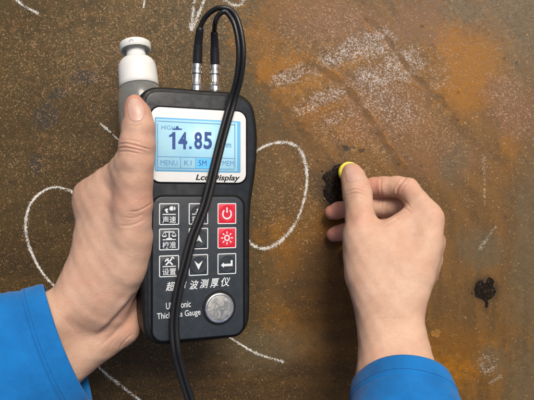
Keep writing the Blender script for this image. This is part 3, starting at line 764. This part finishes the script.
def refine(V, F):
    E = np.sort(np.concatenate([F[:, [i, (i+1) % 4]] for i in range(4)]), axis=1)
    u, inv = np.unique(E, axis=0, return_inverse=True); inv = inv.ravel()
    nV = len(V); nF = len(F)
    Vn = np.concatenate((V, (V[u[:, 0]]+V[u[:, 1]])/2, V[F].mean(1)))
    e = [nV+inv[i*nF:(i+1)*nF] for i in range(4)]; c = nV+len(u)+np.arange(nF)
    Fn = np.concatenate([np.stack((F[:, i], e[i], c, e[(i+3) % 4]), 1) for i in range(4)])
    return Vn, Fn
def grad(f, V, e=.01):
    return np.stack([(f(V+np.eye(3)[i]*e)-f(V-np.eye(3)[i]*e))/(2*e) for i in range(3)], 1)
def relax(V, F, it=2):
    for _ in range(it):
        acc = np.zeros_like(V); c = np.zeros(len(V))
        for i in range(4):
            for j in ((i+1) % 4, (i+3) % 4):
                np.add.at(acc, F[:, i], V[F[:, j]]); np.add.at(c, F[:, i], 1)
        V = .4*V+.6*acc/np.maximum(c, 1)[:, None]
    return V
def to_px(V):
    z = CAM_H-V[:, 2]; return np.stack((267+V[:, 0]/z*F_PX, 200-V[:, 1]/z*F_PX), 1)
def seg_dist(Q, pts):
    d = np.full(len(Q), 1e9); along = np.zeros(len(Q))
    n = len(pts)-1
    for i in range(n):
        a = np.array(pts[i], float); b_ = np.array(pts[i+1], float); ab = b_-a
        t = np.clip(((Q-a) @ ab)/(ab @ ab), 0, 1); e = np.linalg.norm(Q-a-t[:, None]*ab, axis=1)
        m = e < d; along = np.where(m, (i+t)/n, along); d = np.where(m, e, d)
    return d, along
def make_hand(groups, creases, flush, h=.17, bulges=()):
    f, lo, hi = make_sdf(groups)
    V, F = surface_nets(f, lo, hi, h)
    V = relax(V, F, 1)
    for _ in range(2): g = grad(f, V); V = V-(f(V)/np.maximum((g*g).sum(1), .2))[:, None]*g
    V, F = refine(V, F); V = relax(V, F, 1)
    g = grad(f, V); V = V-(f(V)/np.maximum((g*g).sum(1), .2))[:, None]*g
    V, F = refine(V, F); V = relax(V, F, 1)
    g = grad(f, V, .02); ln = np.linalg.norm(g, axis=1); V = V-(f(V)/np.maximum(ln*ln, .2))[:, None]*g
    N = g/np.maximum(ln, 1e-6)[:, None]
    Q = to_px(V); view = np.array((0, 0, CAM_H))-V; view /= np.linalg.norm(view, axis=1)[:, None]
    front = np.clip(((N*view).sum(1)+.05)/.3, 0, 1)
    disp = np.zeros(len(V))
    for pts, wd, depth, h0, h1 in creases:
        d, t = seg_dist(Q, catmull(pts, 6)); taper = np.clip(np.minimum(t, 1-t)*5, 0, 1)
        inr = (V[:, 2] > h0) & (V[:, 2] < h1)
        disp += inr*front*taper*depth*(-np.exp(-(d/wd)**2)+(.45 if depth > .03 else .2)*np.exp(-((d-wd*2.0)/(wd*1.3))**2))
    for x, y, r, amp, h0, h1 in bulges:
        d = np.linalg.norm(Q-(x, y), axis=1); disp += ((V[:, 2] > h0) & (V[:, 2] < h1))*front*amp*np.exp(-(d/r)**2)
    # gentle unevenness of flesh
    s = V*2.1; disp += .018*(np.sin(s[:, 0]*1.3+np.sin(s[:, 1]*.9))*np.sin(s[:, 1]*1.1+s[:, 2])+.6*np.sin(s[:, 0]*3.1+s[:, 2]*2)*np.sin(s[:, 1]*2.7))
    V = V+N*disp[:, None]
    red = np.zeros(len(V))
    for x, y, h_, r, a in flush: red = np.maximum(red, a*np.exp(-(np.linalg.norm(V-P(x, y, h_), axis=1)/r)**2))
    return V, F, red
def skin_material():
    m = Mat('skin'); co = m.coord()
    at = m.node('ShaderNodeAttribute', attribute_name='flush').outputs['Fac']
    n1 = m.noise(co, 70, 5, .6); n2 = m.noise(co, 380, 4, .6)
    c = m.mix(m.step(n1, .3, .7), (.59, .365, .255), (.665, .445, .325))
    c = m.mix(m.math('MULTIPLY', m.step(n2, .45, .75), .30), c, (.58, .29, .20))
    c = m.mix(m.math('MULTIPLY', m.step(m.noise(co, 32, 4, .6, .5), .45, .7), .35), c, (.62, .33, .235))
    c = m.mix(m.math('MULTIPLY', at, .95), c, (.60, .24, .18))
    v = m.voro(co, 1100, 'DISTANCE_TO_EDGE').outputs['Distance']
    fine = m.noise(m.vec('MULTIPLY', co, (1, 2.6, 1)), 650, 4, .6, 1.0)
    nr = m.bump(m.step(v, 0, .12), .22, .0003); nr = m.bump(fine, .42, .0006, nr); nr = m.bump(m.noise(co, 160, 4), .16, .0012, nr)
    m.set(color=c, rough=m.step(n2, .3, .7, .42, .58), spec=.4, normal=nr, sss=.30)
    m.b.inputs['Subsurface Radius'].default_value = (1.0, .35, .2); m.b.inputs['Subsurface Scale'].default_value = .0035
    return m.m
skin = skin_material()
def nail_mat():
    m = Mat('nail'); co = m.coord(); n = m.noise(co, 200, 3)
    return m.set(color=m.mix(m.step(n, .3, .7), (.62, .35, .28), (.67, .41, .33)), rough=.36, spec=.45, sss=.15)
nail_m = nail_mat()
def add_hand(label, V, F, red, origin):
    o = obj('hand', V, F, skin, None, org=origin); o.location = Vector(np.asarray(origin)*CM)
    a = o.data.attributes.new('flush', 'FLOAT', 'POINT'); a.data.foreach_set('value', red.astype(np.float32))
    return tag(o, label, 'hand')
def add_nail(V, F, parent, outline_px, h0, h1, origin, lift=.022):
    """a nail plate laid on the skin: sample the skin under an outline seen from the camera"""
    Q = to_px(V); sel = (V[:, 2] > h0) & (V[:, 2] < h1)
    Vs = V[sel]; Qs = Q[sel]
    out = catmull(outline_px+[outline_px[0]], 4)[:-1]; c = out.mean(0); n = len(out)
    rings = [(1.0, -.02), (.97, lift*.7), (.90, lift), (.7, lift*1.1), (.45, lift*1.15), (.2, lift*1.2)]
    vv = []
    for s, l in rings:
        for p in out:
            x = c+(p-c)*s; d = np.linalg.norm(Qs-x, axis=1); k = np.argsort(d)[:14]
            top = Vs[k]; top = top[top[:, 2] > top[:, 2].max()-.25]; z = top[:, 2].mean()+l
            vv.append(P(x[0], x[1], z))
    ff = []
    for r in range(len(rings)-1):
        for i in range(n): ff.append((r*n+i, r*n+(i+1) % n, (r+1)*n+(i+1) % n, (r+1)*n+i))
    ff.append(tuple((len(rings)-1)*n+i for i in range(n)))
    if sum(out[i][0]*out[(i+1) % n][1]-out[(i+1) % n][0]*out[i][1] for i in range(n)) > 0: ff = [f[::-1] for f in ff]
    return obj('nail', vv, ff, nail_m, parent, org=origin)

# --- left hand, holding gauge and bottle
LH = [
    # wrist, forearm, palm plates
    (.8, 1.4, [[(-40, 372, 9.6, 2.2), (40, 328, 9.0, 1.75), (72, 306, 8.6, 1.45), (92, 262, 8.4, 1.25), (97, 214, 8.0, 1.05), (94, 198, 7.6, .80)],
               [(-20, 410, 9.0, 2.1), (62, 362, 8.2, 1.6), (94, 341, 7.8, 1.35), (121.5, 328, 7.4, 1.08), (125, 306, 6.9, .86), (128, 286, 6.6, .8)],
               [(-40, 390, 7.6, 2.2), (50, 345, 7.0, 1.7), (90, 318, 6.2, 1.5), (92, 250, 5.2, 1.2), (96, 216, 5.0, .95)],
               [(90, 322, 5.6, 1.3), (96, 262, 3.6, 1.1), (100, 236, 3.2, .85)],
               [(90, 197, 8.0, .80), (108, 181, 8.8, .74), (122, 170, 9.5, .8)],
               [(110, 200, 8.6, 1.0), (107, 240, 8.75, 1.1), (98, 292, 8.7, 1.25)]]),
    # thumb ray with the thenar mass
    (.8, 1.0, [[(100, 306, 8.6, 1.25), (122, 268, 9.0, 1.35), (130, 236, 9.4, 1.22), (132.5, 205, 9.8, 1.10), (134.5, 180, 10.1, 1.02), (135.5, 162, 10.25, 1.02), (137.2, 145, 10.3, 1.0), (138.6, 128, 10.3, .90), (137.2, 114, 10.25, .72), (134.8, 104.5, 10.2, .53)],
               [(110, 290, 8.2, 1.2), (128, 250, 8.4, 1.2), (112, 215, 8.6, .9)]]),
    # fingers, curled behind bottle and gauge
    (.35, .3, [[(94, 200, 7.4, .82), (103, 196, 4.8, .80), (114, 196, 2.2, .72), (140, 190, 1.0, .66), (172, 185, 1.3, .62), (192, 181, 3.0, .56), (206, 178, 4.35, .48)]]),
    (.30, .3, [[(96, 216, 5.4, .9), (106, 214, 3.0, .80), (118, 214, 1.3, .74), (150, 211, .9, .68), (178, 207, 1.3, .64), (200, 204, 2.9, .58), (214, 202, 4.05, .5)]]),
    (.30, .3, [[(98, 232, 3.8, .8), (110, 236, 1.8, .75), (130, 234, .85, .70), (160, 232, .85, .65), (180, 229, 1.3, .6), (200, 227, 2.9, .55), (213, 225, 4.1, .48)]]),
    (.30, .3, [[(100, 240, 3.0, .8), (112, 254, 1.2, .68), (134, 254, .75, .6), (158, 252, .8, .55), (176, 250, 1.8, .52), (192, 248, 3.4, .48), (200, 247, 4.5, .44)]]),
]
LC = [  # creases: polyline, width px, depth cm, height range
    ([(117, 145.5), (124, 143.5), (133, 145), (144, 148), (152, 150)], .9, .040, 9, 14), ([(117, 148.5), (125, 147.5), (134, 149), (146, 151.5)], .8, .034, 9, 14), ([(118, 152), (128, 151.5), (140, 154)], .8, .026, 9, 14),
    ([(120, 140.5), (130, 140), (142, 143)], .8, .018, 9, 14), ([(126, 125), (136, 126), (146, 124)], .8, .012, 9, 14),
    ([(128, 212), (138, 211), (148, 206), (152, 202)], 1.0, .030, 9, 14), ([(118, 226), (132, 225), (146, 219)], 1.1, .024, 9, 14), ([(122, 217), (134, 218), (146, 213)], .8, .016, 9, 14),
    ([(96, 336), (106, 329), (118, 317), (129, 304), (138, 292)], 2.4, .11, 5, 14), ([(99, 347), (106, 341), (114, 334), (121, 325)], 1.3, .018, 5, 14),
    ([(118, 352), (124, 342), (134, 333)], 1.0, .025, 5, 14), ([(84, 316), (93, 301), (100, 293)], 1.5, .010, 5, 14), ([(62, 316), (72, 328), (82, 346)], 1.6, .007, 5, 14), ([(106, 356), (110, 346), (116, 338)], 1.0, .012, 5, 14),
]
LFl = [(135, 103, 10.6, .9, .75), (151, 135, 10.3, 1.0, .35), (137, 147, 11.1, .9, .25), (146, 208, 10.2, 1.4, .35), (128, 322, 8.2, 1.6, .22), (90, 205, 8.2, 1.2, .15), (86, 300, 9.6, 2.0, .10)]
V, F, red = make_hand(LH, LC, LFl)
LO = P(90, 300, 0.0)
lhand = add_hand('left hand wrapped round the gauge with its thumb beside the screen', V, F, red, LO)
add_nail(V, F, lhand, [(127.5, 104), (130, 99.5), (135.5, 98), (141, 101), (144, 107), (144.5, 115), (142, 120), (136.5, 121.6), (130.5, 120), (127.8, 113)], 9.5, 14, LO)

# --- right hand, pressing the probe
RH = [
    (.6, 1.3, [[(384, 440, 10.4, 2.0), (382, 352, 7.6, 1.38), (376, 316, 6.7, 1.22), (366, 274, 5.9, 1.30), (360, 240, 5.2, 1.08)],
               [(424, 440, 10.4, 2.0), (407, 352, 7.6, 1.30), (402, 316, 6.7, 1.14), (414, 276, 6.0, 1.2), (426, 240, 5.2, .98), (429.5, 219, 4.6, .86)],
               [(405, 440, 9.4, 2.0), (396, 352, 6.6, 1.4), (396, 300, 5.2, 1.3), (420, 262, 4.1, 1.2), (431, 243, 3.7, .88)],
               [(392, 300, 6.2, 1.2), (390, 262, 5.6, 1.15), (388, 244, 5.2, .95)],
               [(400, 300, 4.2, 1.2), (420, 275, 3.0, 1.0), (428, 262, 2.6, .8)],
               [(376, 250, 5.3, .95), (384, 240, 5.0, .85), (404, 224, 4.5, .78), (418, 210, 4.1, .72)]]),
    # thumb
    (.55, .5, [[(366, 262, 5.6, 1.2), (361, 232, 5.0, 1.0), (360.5, 220, 4.65, .98), (359.5, 208, 4.1, .93), (357.6, 195, 3.5, .95), (356, 187, 3.15, .92), (353.2, 178, 2.65, .80), (351.6, 172.5, 2.4, .66)]]),
    # index
    (.40, .3, [[(429.5, 219, 4.5, .84), (418, 203, 3.7, .80), (407.5, 189.5, 2.9, .78), (397, 186.8, 2.5, .72), (384, 186.8, 2.1, .70), (374, 187.6, 1.75, .69), (367.5, 188.4, 1.5, .58)]]),
    # middle, ring, little finger
    (.28, .25, [[(431, 243, 3.6, .82), (422, 222, 2.9, .78), (409, 206.5, 2.0, .74), (392, 206.5, 1.5, .70), (372, 207, 1.25, .66), (350, 208.5, 1.05, .60), (338, 210.6, 1.0, .58), (332, 212.2, .95, .52)]]),
    (.28, .25, [[(430, 258, 2.9, .80), (420, 242, 2.0, .74), (405, 229, 1.2, .70), (385, 227, 1.0, .66), (362, 228, .9, .60), (345, 231, .85, .56), (338.5, 233, .8, .54), (333.5, 234.6, .78, .49)]]),
    (.28, .25, [[(424, 268, 2.4, .75), (410, 256, 1.3, .65), (395, 250, .8, .58), (375, 248, .7, .54), (358, 249.5, .65, .50), (350, 250.5, .62, .46)]]),
]
RC = [
    ([(346, 193.5), (353, 190), (360, 190.5), (368, 193)], .8, .048, 2.5, 8), ([(346.5, 196.5), (354, 193.5), (362, 194.5), (369, 197)], .7, .040, 2.5, 8), ([(348, 199.5), (356, 197.5), (365, 199)], .7, .02, 2.5, 8), ([(349, 187.5), (356, 186), (364, 188)], .7, .014, 2.5, 8),
    ([(406.5, 177), (401, 183), (397.5, 189), (396.5, 198)], 1.0, .085, 1.5, 6), ([(409, 182), (404, 187), (401, 193)], .8, .02, 1.5, 6), ([(381.5, 176), (380.6, 186), (382, 198)], 1.0, .028, 1.0, 4),
    ([(402, 199), (407, 203), (412, 209)], .9, .02, 2.5, 7), ([(399, 206), (405, 208), (412, 214)], .9, .016, 2.5, 7),
    ([(384, 226), (392, 222), (401, 216)], 1.1, .03, 3, 8), ([(386, 231), (396, 229), (408, 222)], .9, .018, 3, 8),
    ([(384, 214), (386, 206), (388, 201)], .8, .03, 1, 3.2), ([(381, 208), (382, 203), (384, 199.5)], .7, .025, 1, 3.2),
    ([(366, 322), (386, 318), (410, 320)], 1.2, .010, 5, 11), ([(366, 338), (388, 334), (412, 336)], 1.0, .008, 5, 11),
]
RFl = [(351, 172, 3.0, .9, .45), (374, 187, 2.0, .9, .8), (334, 212, 1.2, 1.2, .9), (335, 234, 1.0, 1.2, .85), (361, 219, 5.6, .9, .35), (406, 187, 3.4, .9, .3), (358, 194, 4.3, .7, .2), (436, 222, 5.0, .9, .2), (436, 245, 4.2, 1.0, .2), (352, 250, .9, 1, .8)]
V, F, red = make_hand(RH, RC, RFl, h=.16, bulges=[(362, 218, 7, .10, 3.5, 8), (408, 186, 7, .04, 2, 6), (438, 222, 9, .06, 3, 7), (356, 192, 9, .05, 2.5, 7), (352, 280, 12, .06, 5, 9)])
RO = P(395, 300, 0.0)
rhand = add_hand('right hand with bent fingers pressing the probe onto the plate', V, F, red, RO)
add_nail(V, F, rhand, [(344.4, 171), (346, 167.6), (350, 166.4), (354.5, 167.6), (358.6, 172), (360.4, 177), (359.4, 179.6), (353, 181.4), (348, 182), (346, 178)], 2.0, 6, RO, .02)

# ------------------------------------------------------------------ blue work-jacket sleeves
def cloth_material():
    m = Mat('blue_twill'); co = m.coord()
    n = m.noise(co, 45, 4)
    f1 = m.noise(m.vec('MULTIPLY', co, (1, 1, 1)), 2600, 2, .8)
    c = m.mix(m.step(n, .3, .7), srgb(4, 98, 166), srgb(10, 114, 188))
    c = m.mix(m.math('MULTIPLY', m.step(f1, .45, .65), .30), c, srgb(44, 128, 200))
    c = m.mix(m.math('MULTIPLY', m.step(m.noise(co, 26, 6, .7), .5, .72), .28), c, srgb(12, 70, 122))
    nr = m.bump(f1, .3, .0004); nr = m.bump(m.noise(co, 900, 3), .25, .0004, nr); nr = m.bump(m.noise(co, 55, 4), .25, .004, nr)
    return m.set(color=c, rough=.85, spec=.25, sheen=.15, normal=nr)
cloth = cloth_material(); thread = simple('blue_thread', srgb(10, 84, 150), .8)
lining_m = simple('white_lining', (.68, .66, .62), .9)
def sleeve(hand, org, c0, ax, side, rs, rn, length, seed, flare=.06, hem=1.25):
    """c0: centre of the cuff opening; ax: direction up the arm; side: across"""
    ax = np.asarray(ax, float); ax /= np.linalg.norm(ax); side = np.asarray(side, float); side -= ax*(side @ ax); side /= np.linalg.norm(side); nn = np.cross(ax, side)
    if nn[2] < 0: nn = -nn
    n = 144; rg = np.random.default_rng(seed); ph = rg.uniform(0, 6.28, 12)
    def ring(t, r_off):
        out = []
        amp = .06+.24*min(1, max(0, t-hem)/3)
        for k in range(n):
            w = 2*math.pi*k/n
            fold = amp*(math.sin(2*w+ph[0]+t*.55)+.6*math.sin(3*w+ph[1]-t*.8)+.35*math.sin(5*w+ph[2]+t*1.1)+.25*math.sin(t*2.1+ph[3]+2*w))
            kk = 1+flare*t
            go = min(1, max(0, t-hem)/1.2)
            for q_ in range(4):
                x_ = math.sin(w*(1+.5*(q_ % 2))+ph[6+q_]+t*(.55 if q_ % 2 else -.7)+.5*math.sin(t*1.3+ph[q_])); fold += go*.13*math.exp(-(x_/.16)**2)*(.5+.5*math.sin(w*2+ph[q_+2]))
            skew = .05*math.sin(w*2+ph[4])+.04*math.sin(3*w+ph[5])
            out.append(c0+ax*(t+skew)+side*math.cos(w)*(rs*kk+fold+r_off)+nn*math.sin(w)*(rn*kk+fold+r_off))
        return out
    prof = [(2.2, -.16), (1.0, -.15), (.25, -.15), (.05, -.13), (0, -.06), (.04, .01), (.12, .04)]+[(t, .055) for t in np.linspace(.25, hem-.14, 7)]
    prof += [(hem-.07, .045), (hem, .0), (hem+.05, -.035), (hem+.12, -.01)]+[(t, .0) for t in np.linspace(hem+.3, length, 40)]
    V = []; F = []
    for t, r_off in prof: V += ring(t, r_off)
    for i in range(len(prof)-1):
        for k in range(n): F.append((i*n+k, i*n+(k+1) % n, (i+1)*n+(k+1) % n, (i+1)*n+k))
    # outward winding
    a, b_, c_ = (np.array(V[i]) for i in F[20*n][:3]); nrm = np.cross(b_-a, c_-a)
    if nrm @ (a-(c0+ax*((a-c0) @ ax))) < 0: F = [f[::-1] for f in F]
    sl = obj('sleeve', V, F, cloth, hand, org=org)
    # stitching round the hem: little dashes of thread
    ps = []
    base = ring(hem-.22, .065); nx = ring(hem-.22, .075)
    for k in range(0, n):
        a, b_ = np.array(base[k]), np.array(base[(k+1) % n]); d = b_-a
        ps.append(tube([a+d*.12, (np.array(nx[k])+np.array(nx[(k+1) % n]))/2, a+d*.82], .011, 5))
    V, F = merge(*ps); obj('hem_stitching', V, F, thread, sl, org=org)
    return ring
ca = P(28, 291, 9.4); cb = P(113, 392, 8.3)
ring = sleeve(lhand, LO, (ca+cb)/2+np.array((-.25, -.1, -.3)), P(-62, 400, 10.6)-P(73.5, 340, 8.6), cb-ca, np.linalg.norm(cb-ca)/2-.12, 3.0, 13, 3, .03)
cc = P(401, 379, 8.9)
ring2 = sleeve(rhand, RO, cc, P(421, 520, 14.2)-P(401, 379, 8.6), (1, .08, 0), 2.72, 2.5, 11, 11, .06)
